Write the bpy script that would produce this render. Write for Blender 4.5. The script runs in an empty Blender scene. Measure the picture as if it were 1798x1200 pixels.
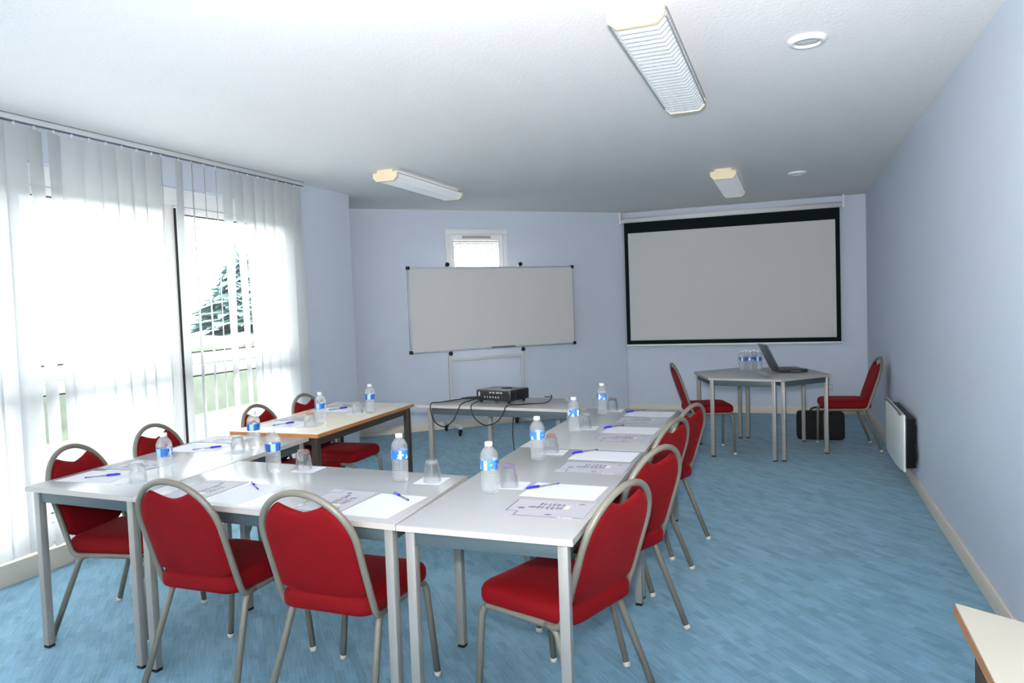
import bpy, bmesh, math, random
from math import sin, cos, pi, radians, sqrt
from mathutils import Vector, Matrix
random.seed(7)
SC = bpy.context.scene
COL = SC.collection

# ------------------------------------------------------------------ helpers
def link(o, parent=None):
    COL.objects.link(o)
    if parent is not None:
        o.parent = parent
    return o

class MB:
    """collects shapes into one bmesh; build() links ONE object"""
    def __init__(s):
        s.bm = bmesh.new(); s.mi = 0
    def face(s, vs, smooth=False):
        try:
            f = s.bm.faces.new(vs)
        except ValueError:
            return None
        f.material_index = s.mi; f.smooth = smooth
        return f
    def box(s, x0, x1, y0, y1, z0, z1, M=None):
        co = [(x, y, z) for z in (z0, z1) for (x, y) in ((x0, y0), (x1, y0), (x1, y1), (x0, y1))]
        v = [s.bm.verts.new((M @ Vector(c)) if M else c) for c in co]
        for q in ((3, 2, 1, 0), (4, 5, 6, 7), (0, 1, 5, 4), (1, 2, 6, 5), (2, 3, 7, 6), (3, 0, 4, 7)):
            s.face([v[i] for i in q])
        return s
    def prism(s, poly, z0, z1, M=None, smooth=False):
        a = [s.bm.verts.new((M @ Vector((x, y, z0))) if M else (x, y, z0)) for x, y in poly]
        b = [s.bm.verts.new((M @ Vector((x, y, z1))) if M else (x, y, z1)) for x, y in poly]
        n = len(poly)
        s.face(a[::-1]); s.face(b)
        for i in range(n):
            s.face([a[i], a[(i + 1) % n], b[(i + 1) % n], b[i]], smooth)
        return s
    def rings(s, rings, cap=True, closed=True, smooth=True):
        """rings: list of lists of points, equal count"""
        R = [[s.bm.verts.new(p) for p in r] for r in rings]
        n = len(R[0])
        for i in range(len(R) - 1):
            for j in range(n if closed else n - 1):
                s.face([R[i][j], R[i][(j + 1) % n], R[i + 1][(j + 1) % n], R[i + 1][j]], smooth)
        if cap:
            s.face(R[0][::-1], False); s.face(R[-1], False)
        return s
    def lathe(s, prof, n=24, c=(0, 0, 0), cap=True, M=None):
        rs = []
        for r, z in prof:
            r = max(r, 1e-5)
            ring = []
            for k in range(n):
                p = Vector((c[0] + r * cos(2 * pi * k / n), c[1] + r * sin(2 * pi * k / n), c[2] + z))
                ring.append(M @ p if M else p)
            rs.append(ring)
        return s.rings(rs, cap)
    def tube(s, pts, r, n=10, cap=True, flat=1.0):
        pts = [Vector(p) for p in pts]
        m = len(pts)
        rs = []
        t0 = (pts[1] - pts[0]).normalized()
        ref = Vector((0, 0, 1)) if abs(t0.z) < .9 else Vector((1, 0, 0))
        nrm = t0.cross(ref).normalized()
        for i, p in enumerate(pts):
            a = pts[max(i - 1, 0)]; b = pts[min(i + 1, m - 1)]
            t = (b - a).normalized()
            nrm = (nrm - t * nrm.dot(t))
            nrm = nrm.normalized() if nrm.length > 1e-6 else t.orthogonal().normalized()
            bn = t.cross(nrm)
            rr = r[i] if isinstance(r, (list, tuple)) else r
            rs.append([p + (nrm * cos(2 * pi * k / n) * flat + bn * sin(2 * pi * k / n)) * rr for k in range(n)])
        return s.rings(rs, cap)
    def build(s, name, mat, parent=None, bevel=0, seg=2, recalc=True):
        if recalc:
            bmesh.ops.recalc_face_normals(s.bm, faces=s.bm.faces[:])
        if bevel:
            es = [e for e in s.bm.edges if len(e.link_faces) == 2 and e.calc_face_angle(0) > .5]
            bmesh.ops.bevel(s.bm, geom=es, offset=bevel, segments=seg, affect='EDGES', profile=.5)
            for f in s.bm.faces: f.smooth = True
        me = bpy.data.meshes.new(name)
        s.bm.to_mesh(me); s.bm.free()
        for m in (mat if isinstance(mat, (list, tuple)) else [mat]):
            me.materials.append(m)
        if bevel:
            try: me.set_sharp_from_angle(angle=radians(40))
            except Exception: pass
        return link(bpy.data.objects.new(name, me), parent)

def box(name, mat, x0, x1, y0, y1, z0, z1, parent=None, bevel=0):
    return MB().box(x0, x1, y0, y1, z0, z1).build(name, mat, parent, bevel)

def fillet(pts, r, n=6):
    pts = [Vector(p) for p in pts]
    out = [pts[0]]
    for i in range(1, len(pts) - 1):
        p = pts[i]; a = (pts[i - 1] - p); b = (pts[i + 1] - p)
        la, lb = a.length, b.length
        a.normalize(); b.normalize()
        ang = a.angle(b)
        d = min(r / max(math.tan(ang / 2), 1e-3), la * .49, lb * .49)
        p0 = p + a * d; p2 = p + b * d
        for k in range(n + 1):
            t = k / n
            out.append(p0 * (1 - t) ** 2 + p * 2 * t * (1 - t) + p2 * t * t)
    out.append(pts[-1])
    return out

def catmull(pts, n=8):
    P = [Vector(p) for p in pts]
    P = [P[0] * 2 - P[1]] + P + [P[-1] * 2 - P[-2]]
    out = []
    for i in range(1, len(P) - 2):
        for k in range(n):
            t = k / n
            a, b, c, d = P[i - 1], P[i], P[i + 1], P[i + 2]
            out.append(.5 * ((2 * b) + (c - a) * t + (2 * a - 5 * b + 4 * c - d) * t * t + (3 * b - a - 3 * c + d) * t ** 3))
    out.append(P[-2])
    return out

def tag(o, label, cat, group=None):
    o['label'] = label; o['category'] = cat
    if group: o['group'] = group
    return o

def thing(name, label, cat, loc=(0, 0, 0), rz=0, group=None):
    o = bpy.data.objects.new(name, None)
    o.empty_display_size = .1
    link(o); o.location = loc; o.rotation_euler = (0, 0, rz)
    return tag(o, label, cat, group)

def struct(o):
    o['kind'] = 'structure'
    return o

def dup(root, loc, rz, label, group=None):
    r = root.copy(); link(r); r.location = loc; r.rotation_euler = (0, 0, rz)
    r['label'] = label
    if group: r['group'] = group
    for ch in list(root.children):
        c = ch.copy(); link(c, r)
        for g in list(ch.children):
            d = g.copy(); link(d, c)
    return r

# ------------------------------------------------------------------ materials
def srgb(r, g, b):
    f = lambda c: (c / 255 / 12.92) if c / 255 <= .04045 else ((c / 255 + .055) / 1.055) ** 2.4
    return (f(r), f(g), f(b), 1)

def mat(name, col, rough=.5, metal=0, spec=.5, bump=0, bscale=200, var=0, vscale=3, **kw):
    m = bpy.data.materials.new(name); m.use_nodes = True
    nt = m.node_tree; b = nt.nodes['Principled BSDF']
    b.inputs['Base Color'].default_value = col
    b.inputs['Roughness'].default_value = rough
    b.inputs['Metallic'].default_value = metal
    b.inputs['Specular IOR Level'].default_value = spec
    for k, v in kw.items():
        b.inputs[k.replace('_', ' ')].default_value = v
    if bump or var:
        tc = nt.nodes.new('ShaderNodeTexCoord')
    if var:
        nz = nt.nodes.new('ShaderNodeTexNoise'); nz.inputs['Scale'].default_value = vscale
        nz.inputs['Detail'].default_value = 4
        nt.links.new(tc.outputs['Object'], nz.inputs['Vector'])
        mx = nt.nodes.new('ShaderNodeMix'); mx.data_type = 'RGBA'
        mx.inputs[6].default_value = tuple(c * (1 - var) for c in col[:3]) + (1,)
        mx.inputs[7].default_value = tuple(min(1, c * (1 + var)) for c in col[:3]) + (1,)
        nt.links.new(nz.outputs['Fac'], mx.inputs[0])
        nt.links.new(mx.outputs[2], b.inputs['Base Color'])
    if bump:
        n2 = nt.nodes.new('ShaderNodeTexNoise'); n2.inputs['Scale'].default_value = bscale
        n2.inputs['Detail'].default_value = 3
        nt.links.new(tc.outputs['Object'], n2.inputs['Vector'])
        bp = nt.nodes.new('ShaderNodeBump'); bp.inputs['Strength'].default_value = bump
        bp.inputs['Distance'].default_value = .005
        nt.links.new(n2.outputs['Fac'], bp.inputs['Height'])
        nt.links.new(bp.outputs['Normal'], b.inputs['Normal'])
    return m

M = {}
M['wall'] = mat('wall_paint', srgb(206, 214, 227), .85, spec=.2, bump=.12, bscale=120, var=.02)
M['ceiling'] = mat('ceiling_paint', srgb(243, 240, 238), .9, spec=.1, bump=.35, bscale=60)
M['skirting'] = mat('skirting_cream', srgb(226, 217, 200), .6)
M['white'] = mat('white_paint', srgb(232, 232, 232), .45)
M['pvc'] = mat('white_window_plastic', srgb(240, 240, 240), .35)
M['gasket'] = mat('black_rubber_seal', srgb(22, 22, 24), .6)
M['cream'] = mat('cream_plastic', srgb(236, 220, 184), .5)
M['offwhite'] = mat('off_white_plastic', srgb(228, 228, 224), .4)
M['diffuser'] = mat('lamp_diffuser', srgb(236, 238, 238), .45, Emission_Color=srgb(240, 244, 246), Emission_Strength=.16)
M['louvre'] = mat('lamp_louvre', srgb(238, 240, 240), .4, Emission_Color=srgb(240, 244, 246), Emission_Strength=.16)
M['shade_trim'] = mat('shade_and_trim_grey', srgb(120, 124, 128), .6)  # painted shade lines of the blind rail, and plain grey small parts
M['blade'] = mat('louvre_blade_grey', srgb(158, 162, 166), .5)
M['rail'] = mat('blind_rail_grey', srgb(208, 210, 211), .5)
M['tan'] = mat('vent_tan_plastic', srgb(172, 168, 158), .6)
M['table_top'] = mat('grey_laminate', srgb(167, 169, 170), .22, spec=.4, var=.012, vscale=20)
M['edge_grey'] = mat('pale_edge_band', srgb(180, 175, 167), .4)
M['leg_grey'] = mat('silver_grey_paint', srgb(152, 150, 144), .4, metal=.15)
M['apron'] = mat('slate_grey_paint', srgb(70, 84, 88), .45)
M['black'] = mat('black_plastic', srgb(16, 17, 19), .45)
M['black2'] = mat('satin_black_shell', srgb(24, 25, 28), .3)
M['wood'] = mat('beech_edging', srgb(176, 118, 66), .45, var=.15, vscale=12)
M['cream_top'] = mat('cream_laminate', srgb(228, 220, 200), .25, var=.01, vscale=20)
M['brown_leg'] = mat('dark_brown_steel', srgb(58, 50, 44), .45)
M['taupe'] = mat('taupe_metal_paint', srgb(121, 117, 105), .42, metal=.12)
M['glide'] = mat('white_glide', srgb(220, 216, 205), .5)
M['paper'] = mat('white_paper', srgb(212, 215, 222), .7, spec=.2)
M['flyer'] = mat('grey_printed_paper', srgb(178, 178, 187), .6, spec=.25)
M['ink'] = mat('dark_print', srgb(72, 72, 86), .6)
M['ink_mid'] = mat('mid_grey_print', srgb(108, 109, 122), .6)
M['ink_yellow'] = mat('pale_yellow_print', srgb(212, 210, 190), .6)
M['pen_blue'] = mat('blue_pen_plastic', srgb(32, 34, 190), .3)
M['pen_black'] = mat('black_pen_plastic', srgb(28, 28, 60), .3)
M['cap'] = mat('bottle_cap_white', srgb(212, 218, 221), .35)
M['board'] = mat('whiteboard_enamel', srgb(214, 212, 208), .18, spec=.4)
M['alu'] = mat('aluminium', srgb(190, 194, 197), .35, metal=.3)
M['stand'] = mat('light_grey_steel', srgb(205, 207, 205), .4)
M['screen'] = mat('screen_cloth', srgb(206, 206, 204), .85, spec=.1, var=.008, vscale=2)
M['screen_black'] = mat('screen_border_black', srgb(20, 30, 30), .8, spec=.1)
M['heater'] = mat('heater_enamel', srgb(238, 240, 235), .35)
M['laptop'] = mat('laptop_grey', srgb(92, 96, 100), .35, metal=.3)
M['laptop_dark'] = mat('laptop_dark', srgb(34, 38, 40), .4)
M['lcd'] = mat('laptop_display', srgb(12, 13, 15), .15)
M['bag'] = mat('black_nylon', srgb(14, 15, 18), .8, bump=.4, bscale=300)
M['socket'] = mat('socket_grey', srgb(186, 192, 200), .4)
M['grass'] = mat('garden_grass', srgb(78, 80, 68), .9, var=.4, vscale=2)
M['leafage'] = mat('conifer_green', srgb(92, 122, 120), .9, var=.35, vscale=4)
M['hedge'] = mat('hedge_green', srgb(70, 78, 66), .9, var=.45, vscale=5)
M['bark'] = mat('tree_bark', srgb(90, 76, 64), .9)
M['render'] = mat('pale_house_render', srgb(214, 208, 198), .9)
M['roof_tile'] = mat('house_roof', srgb(150, 120, 105), .9)
M['led'] = mat('pale_port_print', srgb(170, 176, 180), .5)

def velvet():
    m = mat('red_velvet', srgb(120, 6, 14), .75, spec=.15, bump=.25, bscale=250, var=.14, vscale=9)
    b = m.node_tree.nodes['Principled BSDF']
    b.inputs['Sheen Weight'].default_value = .16
    b.inputs['Sheen Tint'].default_value = srgb(255, 90, 90)
    b.inputs['Sheen Roughness'].default_value = .4
    return m
M['velvet'] = velvet()

def carpet():
    m = bpy.data.materials.new('blue_patterned_carpet'); m.use_nodes = True
    nt = m.node_tree; N = nt.nodes; L = nt.links; b = N['Principled BSDF']
    tc = N.new('ShaderNodeTexCoord')
    mp = N.new('ShaderNodeMapping'); mp.inputs['Rotation'].default_value = (0, 0, radians(48))
    L.new(tc.outputs['Object'], mp.inputs['Vector'])
    def brick(w, h, off):
        k = N.new('ShaderNodeTexBrick'); k.offset = off; k.inputs['Scale'].default_value = 1
        k.inputs['Brick Width'].default_value = w; k.inputs['Row Height'].default_value = h
        k.inputs['Mortar Size'].default_value = 0; k.inputs['Color1'].default_value = (0, 0, 0, 1)
        k.inputs['Color2'].default_value = (1, 1, 1, 1); k.inputs['Bias'].default_value = 0
        L.new(mp.outputs['Vector'], k.inputs['Vector']); return k
    b1 = brick(.10, .036, .5); b2 = brick(.23, .062, .37)
    mp2 = N.new('ShaderNodeMapping'); mp2.inputs['Scale'].default_value = (7, 160, 1)
    L.new(mp.outputs['Vector'], mp2.inputs['Vector'])
    nz = N.new('ShaderNodeTexNoise'); nz.inputs['Scale'].default_value = 1; nz.inputs['Detail'].default_value = 3
    L.new(mp2.outputs['Vector'], nz.inputs['Vector'])
    def mix(f, a, bb, fac=None):
        x = N.new('ShaderNodeMix'); x.data_type = 'RGBA'
        for i, q in ((6, a), (7, bb)):
            if isinstance(q, tuple): x.inputs[i].default_value = q
            else: L.new(q, x.inputs[i])
        if fac is None: x.inputs[0].default_value = f
        else: L.new(fac, x.inputs[0])
        return x.outputs[2]
    c = mix(0, srgb(92, 140, 166), srgb(140, 190, 216), b1.outputs['Color'])
    c2 = mix(0, srgb(98, 140, 160), srgb(132, 180, 204), b2.outputs['Color'])
    c = mix(.45, c, c2)
    rp = N.new('ShaderNodeValToRGB'); rp.color_ramp.elements[0].position = .40; rp.color_ramp.elements[1].position = .66
    L.new(nz.outputs['Fac'], rp.inputs['Fac'])
    c3 = mix(0, srgb(114, 142, 146), srgb(130, 184, 214), rp.outputs['Color'])
    c = mix(.42, c, c3)
    L.new(c, b.inputs['Base Color'])
    b.inputs['Roughness'].default_value = .9; b.inputs['Specular IOR Level'].default_value = .15
    b.inputs['Sheen Weight'].default_value = .15; b.inputs['Sheen Roughness'].default_value = .5
    n2 = N.new('ShaderNodeTexNoise'); n2.inputs['Scale'].default_value = 500
    L.new(tc.outputs['Object'], n2.inputs['Vector'])
    bp = N.new('ShaderNodeBump'); bp.inputs['Strength'].default_value = .3; bp.inputs['Distance'].default_value = .004
    L.new(n2.outputs['Fac'], bp.inputs['Height']); L.new(bp.outputs['Normal'], b.inputs['Normal'])
    return m
M['carpet'] = carpet()

def clear(name, tint=(.97, .98, .98, 1), gloss=.9, ior=1.45, rough=.03, milk=0.0):
    m = bpy.data.materials.new(name); m.use_nodes = True
    nt = m.node_tree; N = nt.nodes; L = nt.links
    N.remove(N['Principled BSDF'])
    t = N.new('ShaderNodeBsdfTransparent'); t.inputs['Color'].default_value = tint
    g = N.new('ShaderNodeBsdfGlossy'); g.inputs['Roughness'].default_value = rough
    g.inputs['Color'].default_value = (gloss, gloss, gloss, 1)
    fc = N.new('ShaderNodeLayerWeight'); fc.inputs['Blend'].default_value = .5
    pw = N.new('ShaderNodeMath'); pw.operation = 'POWER'; pw.inputs[1].default_value = 3.5
    L.new(fc.outputs['Facing'], pw.inputs[0])
    fr = N.new('ShaderNodeMapRange'); fr.inputs[3].default_value = ((ior - 1) / (ior + 1)) ** 2; fr.inputs[4].default_value = ior - 1
    L.new(pw.outputs[0], fr.inputs[0])
    mx = N.new('ShaderNodeMixShader')
    L.new(fr.outputs[0], mx.inputs[0]); L.new(t.outputs[0], mx.inputs[1]); L.new(g.outputs[0], mx.inputs[2])
    out = mx.outputs[0]
    if milk:
        d = N.new('ShaderNodeBsdfDiffuse'); d.inputs['Color'].default_value = (.9, .93, .95, 1)
        m2 = N.new('ShaderNodeMixShader'); m2.inputs[0].default_value = milk
        L.new(out, m2.inputs[1]); L.new(d.outputs[0], m2.inputs[2]); out = m2.outputs[0]
    L.new(out, N['Material Output'].inputs['Surface'])
    return m
M['pane'] = clear('window_glass', (.96, .98, .98, 1), ior=1.25)
M['bottle'] = clear('clear_water_bottle', (.97, .985, .99, 1), ior=1.5, rough=.06, milk=.09)
M['water'] = clear('still_water', (.975, .985, .99, 1), ior=1.1, rough=.05)
M['glass'] = clear('tumbler_glass', (.95, .965, .97, 1), ior=1.5, rough=.05, milk=.07)
def real_glass(name, ior, share, milk):
    m = bpy.data.materials.new(name); m.use_nodes = True
    nt = m.node_tree; N = nt.nodes; L = nt.links; N.remove(N['Principled BSDF'])
    t = N.new('ShaderNodeBsdfTransparent'); t.inputs['Color'].default_value = (.97, .98, .98, 1)
    g = N.new('ShaderNodeBsdfGlass'); g.inputs['IOR'].default_value = ior; g.inputs['Roughness'].default_value = .0
    mx = N.new('ShaderNodeMixShader'); mx.inputs[0].default_value = share
    L.new(t.outputs[0], mx.inputs[1]); L.new(g.outputs[0], mx.inputs[2])
    out = mx.outputs[0]
    if milk:
        d = N.new('ShaderNodeBsdfDiffuse'); d.inputs['Color'].default_value = (.9, .93, .95, 1)
        m2 = N.new('ShaderNodeMixShader'); m2.inputs[0].default_value = milk
        L.new(out, m2.inputs[1]); L.new(d.outputs[0], m2.inputs[2]); out = m2.outputs[0]
    L.new(out, N['Material Output'].inputs['Surface'])
    return m
M['glass'] = real_glass('tumbler_glass', 1.45, .5, 0)
M['bottle'] = real_glass('clear_water_bottle', 1.3, .30, .11)
def tint_glass(name, col):
    return clear(name, col, ior=1.4, rough=.05, milk=.06)
M['g_purple'] = tint_glass('purple_glass_base', (.72, .60, .88, 1))
M['g_red'] = tint_glass('red_glass_base', (.90, .58, .56, 1))
M['g_orange'] = tint_glass('orange_glass_base', (.92, .68, .60, 1))
M['g_teal'] = tint_glass('teal_glass_base', (.75, .92, .94, 1))
M['g_pink'] = tint_glass('pink_glass_base', (.93, .76, .80, 1))
M['g_clear'] = tint_glass('clear_glass_base', (.95, .96, .965, 1))

def slat_mat(name, tr, see):
    m = bpy.data.materials.new(name); m.use_nodes = True
    nt = m.node_tree; N = nt.nodes; L = nt.links
    N.remove(N['Principled BSDF'])
    d = N.new('ShaderNodeBsdfDiffuse'); d.inputs['Color'].default_value = srgb(218, 219, 217)
    t = N.new('ShaderNodeBsdfTranslucent'); t.inputs['Color'].default_value = srgb(214, 217, 219)
    p = N.new('ShaderNodeBsdfTransparent')
    a = N.new('ShaderNodeMixShader'); a.inputs[0].default_value = tr
    L.new(d.outputs[0], a.inputs[1]); L.new(t.outputs[0], a.inputs[2])
    tc = N.new('ShaderNodeTexCoord'); nz = N.new('ShaderNodeTexNoise'); nz.inputs['Scale'].default_value = 9
    L.new(tc.outputs['Object'], nz.inputs['Vector'])
    rp = N.new('ShaderNodeMapRange'); rp.inputs[3].default_value = see * .3; rp.inputs[4].default_value = see
    L.new(nz.outputs['Fac'], rp.inputs[0])
    b = N.new('ShaderNodeMixShader')
    L.new(rp.outputs[0], b.inputs[0]); L.new(a.outputs[0], b.inputs[1]); L.new(p.outputs[0], b.inputs[2])
    L.new(b.outputs[0], N['Material Output'].inputs['Surface'])
    return m
M['slat'] = slat_mat('white_voile_slat', .5, .02)
M['venetian'] = slat_mat('white_venetian_slat', .06, .0)

def label_mat():
    m = bpy.data.materials.new('blue_water_label'); m.use_nodes = True
    nt = m.node_tree; N = nt.nodes; L = nt.links; b = N['Principled BSDF']
    tc = N.new('ShaderNodeTexCoord'); g = N.new('ShaderNodeTexGradient'); g.gradient_type = 'RADIAL'
    L.new(tc.outputs['Object'], g.inputs['Vector'])
    r = N.new('ShaderNodeValToRGB'); r.color_ramp.interpolation = 'CONSTANT'
    els = r.color_ramp.elements
    els[0].color = srgb(52, 122, 196); els[1].position = .5; els[1].color = srgb(20, 72, 150)
    for pos, col in ((.18, srgb(226, 232, 242)), (.24, srgb(60, 130, 202)), (.40, srgb(30, 90, 170)),
                     (.62, srgb(150, 190, 226)), (.72, srgb(40, 104, 180)), (.9, srgb(220, 228, 240)), (.95, srgb(52, 122, 196))):
        e = els.new(pos); e.color = col
    L.new(g.outputs['Color'], r.inputs['Fac'])
    sx = N.new('ShaderNodeSeparateXYZ'); L.new(tc.outputs['Object'], sx.inputs[0])
    nz = N.new('ShaderNodeTexNoise'); nz.inputs['Scale'].default_value = 55; L.new(tc.outputs['Object'], nz.inputs['Vector'])
    th = N.new('ShaderNodeMath'); th.operation = 'GREATER_THAN'; th.inputs[1].default_value = .60
    L.new(nz.outputs['Fac'], th.inputs[0])
    lo = N.new('ShaderNodeMath'); lo.operation = 'LESS_THAN'; lo.inputs[1].default_value = .118
    L.new(sx.outputs['Z'], lo.inputs[0])
    mu = N.new('ShaderNodeMath'); mu.operation = 'MULTIPLY'
    L.new(th.outputs[0], mu.inputs[0]); L.new(lo.outputs[0], mu.inputs[1])
    mx = N.new('ShaderNodeMix'); mx.data_type = 'RGBA'
    L.new(mu.outputs[0], mx.inputs[0]); L.new(r.outputs['Color'], mx.inputs[6]); mx.inputs[7].default_value = srgb(236, 232, 240)
    L.new(mx.outputs[2], b.inputs['Base Color']); b.inputs['Roughness'].default_value = .35
    return m
M['label'] = label_mat()

# ------------------------------------------------------------------ room shell
CZ = 2.66           # ceiling height
XR = .85            # right wall
XL = -4.19          # window wall
YB = 9.72           # screen wall
YF = -2.2           # wall behind the camera
AP0 = Vector((-4.97, 7.05, 0)); AP1 = Vector((-2.17, 9.58, 0))
AU = (AP1 - AP0).normalized(); ALEN = (AP1 - AP0).length
AROT = math.atan2(AU.y, AU.x)

FLOORP = [(-4.6, YF - .2), (XR + .2, YF - .2), (XR + .2, YB + .2), (-2.2, YB + .2), (-5.3, 7.1), (-5.3, 6.2), (-4.6, 6.2)]
struct(MB().prism(FLOORP, -.1, 0).build('floor', M['carpet']))
struct(MB().prism(FLOORP, CZ, CZ + .15).build('ceiling', M['ceiling']))
struct(box('wall_right', M['wall'], XR, XR + .2, YF - .2, YB + .2, 0, CZ))
struct(box('wall_back', M['wall'], -2.175, XR, YB, YB + .2, 0, CZ))
struct(box('wall_front', M['wall'], -4.6, XR, YF - .2, YF, 0, CZ))
WY0, WY1, WZ0, WZ1 = .42, 5.38, .12, 2.43
w = MB()
w.box(XL - .3, XL, YF, WY0, 0, CZ); w.box(XL - .3, XL, WY1, 6.41, 0, CZ)
w.box(XL - .3, XL, WY0, WY1, 0, WZ0); w.box(XL - .3, XL, WY0, WY1, WZ1, CZ)
w.box(-5.2, XL - .3, 6.21, 6.41, 0, CZ); w.box(-5.2, -5.0, 6.41, 7.2, 0, CZ)
struct(w.build('wall_left', M['wall']))
# angled wall with the small window, built in its own frame: x along the wall, -y into the room
SX0, SX1, SZ0, SZ1 = 1.50, 2.19, 1.22, 2.372     # opening along the wall (from AP0)
ang = MB()
ang.box(0, SX0, 0, .25, 0, CZ); ang.box(SX1, ALEN + .12, 0, .25, 0, CZ)
ang.box(SX0, SX1, 0, .25, 0, SZ0); ang.box(SX0, SX1, 0, .25, SZ1, CZ)
aw = struct(ang.build('wall_back_left', M['wall']))
aw.location = AP0; aw.rotation_euler = (0, 0, AROT)
# skirtings
def sk(name, *a):
    return struct(box(name, M['skirting'], *a, bevel=.003))
sk('baseboard_right', XR - .014, XR, YF, YB - .015, 0, .092)
sk('baseboard_back', -2.17, XR - .015, YB - .014, YB, 0, .092)
sk('baseboard_left', XL, XL + .075, YF, 5.60, 0, .125)
sk('baseboard_pier', XL, XL + .012, 5.605, 6.41, 0, .092)
b = MB().box(.02, ALEN - .02, -.014, 0, 0, .10).build('baseboard_back_left', M['skirting'], bevel=.003)
b.location = AP0; b.rotation_euler = (0, 0, AROT); struct(b)

# ------------------------------------------------------------------ large window on the left
win = bpy.data.objects.new('window_1', None); link(win); win['kind'] = 'structure'
fx0, fx1 = XL - .13, XL - .06
fr = MB()
fr.box(fx0, fx1, WY0, WY1, 2.30, WZ1); fr.box(fx0, fx1, WY0, WY1, WZ0, .24)
fr.box(fx0, fx1, WY0, WY0 + .06, .24, 2.30); fr.box(fx0, fx1, WY1 - .06, WY1, .24, 2.30)
for k in range(1, 4):
    y = WY0 + 1.24 * k
    fr.box(fx0, fx1, y - .045, y + .045, .24, 2.30)
struct(fr.build('window_frame', M['pvc'], win, .004))
for k in range(4):
    ya, yb = WY0 + 1.24 * k + .05, WY0 + 1.24 * (k + 1) - .05
    for (za, zb) in ((1.115, 2.295), (.245, 1.095)):
        s = MB()
        X0, X1 = fx0 + .01, fx1 + .012
        t = .055
        bot = .085 if za > 1 else t
        top = .07 if za < 1 else t
        s.box(X0, X1, ya, ya + t, za, zb); s.box(X0, X1, yb - t, yb, za, zb)
        s.box(X0, X1, ya + t, yb - t, za, za + bot); s.box(X0, X1, ya + t, yb - t, zb - top, zb)
        so = struct(s.build('window_sash', M['pvc'], win, .003))
        g = MB(); q = .008
        A, B, C_, D = ya + t, yb - t, za + bot, zb - top
        g.box(X1 - .004, X1 + .002, A, A + q, C_, D); g.box(X1 - .004, X1 + .002, B - q, B, C_, D)
        g.box(X1 - .004, X1 + .002, A, B, C_, C_ + q); g.box(X1 - .004, X1 + .002, A, B, D - q, D)
        struct(g.build('seal', M['gasket'], so))
        struct(box('pane', M['pane'], X0 + .03, X0 + .034, A, B, C_, D, so))
    # dark gap between sash and mullion, as the photo shows along the opening light
    struct(box('window_gap', M['gasket'], fx1, fx1 + .014, ya - .006, ya + .004, .25, 2.28, win))
hd = MB().box(fx1, fx1 + .03, 4.02, 4.08, 1.08, 1.13)
struct(hd.build('window_hinge', M['pvc'], win, .004))

# vertical blind: head rail and hanging slats
vb = thing('vertical_blind', 'white translucent vertical blind hanging over the tall left windows', 'blind', (XL + .07, 0, 0))
hr = MB().box(-.016, .016, .3, 5.56, CZ - .036, CZ - .004)
hr.build('head_rail', M['rail'], vb, .002)
gap = MB().box(-.012, .0175, .3, 5.565, CZ - .004, CZ)  # shadow lines above and below the rail, put in as thin grey strips
gap.box(-.012, .0175, .3, 5.565, CZ - .040, CZ - .036)
gap.build('rail_shade_line', M['shade_trim'], vb)
k = 0
y = 5.45
def slat_mesh(a0, a1, wob):
    bm = MB(); nz = 14; wd = .136
    rows = []
    for i in range(nz + 1):
        t = i / nz; z = CZ - .062 - t * 2.458
        a = a0 + (a1 - a0) * t ** 1.2
        row = []
        for j in range(5):
            u = (j / 4 - .5) * wd
            cv = .006 * (1 - (2 * j / 4 - 1) ** 2)
            row.append((-sin(a) * u + cos(a) * cv + wob * t * .02, cos(a) * u + sin(a) * cv + wob * .012 * sin(3 * t), z))
        rows.append(row)
    bm.rings(rows, cap=False, closed=False)
    return bm
open_y = {3.05: (22, 26), 3.17: (24, 32), 4.01: (44, 45), 4.13: (25, 22), 4.25: (42, 30), 4.37: (43, 34), 4.49: (44, 40), 4.61: (8, 34), 4.73: (10, 36), 4.85: (2, 22)}
while y > .4:
    a0 = radians(random.uniform(-12, 4)); a1 = a0 + radians(random.uniform(-7, 7))
    for oy, deg in open_y.items():
        if abs(oy - y) < .055:
            a0 = radians(deg[0]); a1 = radians(deg[1])
    s = slat_mesh(a0, a1, random.uniform(-1, 1)).build('slat', M['slat'], vb, recalc=False)
    s.location = (0, y - (.04 if abs(y - 4.01) < .03 else 0), 0)
    h = MB().box(-.003, .003, -.005, .005, CZ - .066, CZ - .038)
    h.build('carrier', M['white'], s).location = (0, 0, 0)
    y -= .12; k += 1

# ------------------------------------------------------------------ small window on the angled wall
sw = bpy.data.objects.new('window_2', None); link(sw); sw['kind'] = 'structure'
sw.location = AP0; sw.rotation_euler = (0, 0, AROT)
tr = MB(); t = .058
tr.box(SX0 - t, SX1 + t, -.012, 0, SZ1, SZ1 + t); tr.box(SX0 - t, SX1 + t, -.012, 0, SZ0 - t, SZ0)
tr.box(SX0 - t, SX0, -.012, 0, SZ0, SZ1); tr.box(SX1, SX1 + t, -.012, 0, SZ0, SZ1)
struct(tr.build('architrave', M['white'], sw, .003))
fr = MB(); t = .058
fr.box(SX0, SX1, .02, .08, SZ1 - .07, SZ1); fr.box(SX0, SX1, .02, .08, SZ0, SZ0 + t)
fr.box(SX0, SX0 + t, .02, .08, SZ0 + t, SZ1 - .07); fr.box(SX1 - t, SX1, .02, .08, SZ0 + t, SZ1 - .07)
struct(fr.build('window_frame', M['pvc'], sw, .004))
struct(box('pane', M['pane'], SX0 + t, SX1 - t, .06, .064, SZ0 + t, SZ1 - .07, sw))
v = MB(); v.box(1.66, 2.03, .002, .02, SZ1 - .052, SZ1 - .02)
struct(v.build('air_vent', M['tan'], sw, .006))
vb2 = thing('venetian_blind', 'small white venetian blind in the window behind the whiteboard', 'blind', AP0, AROT)
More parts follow.
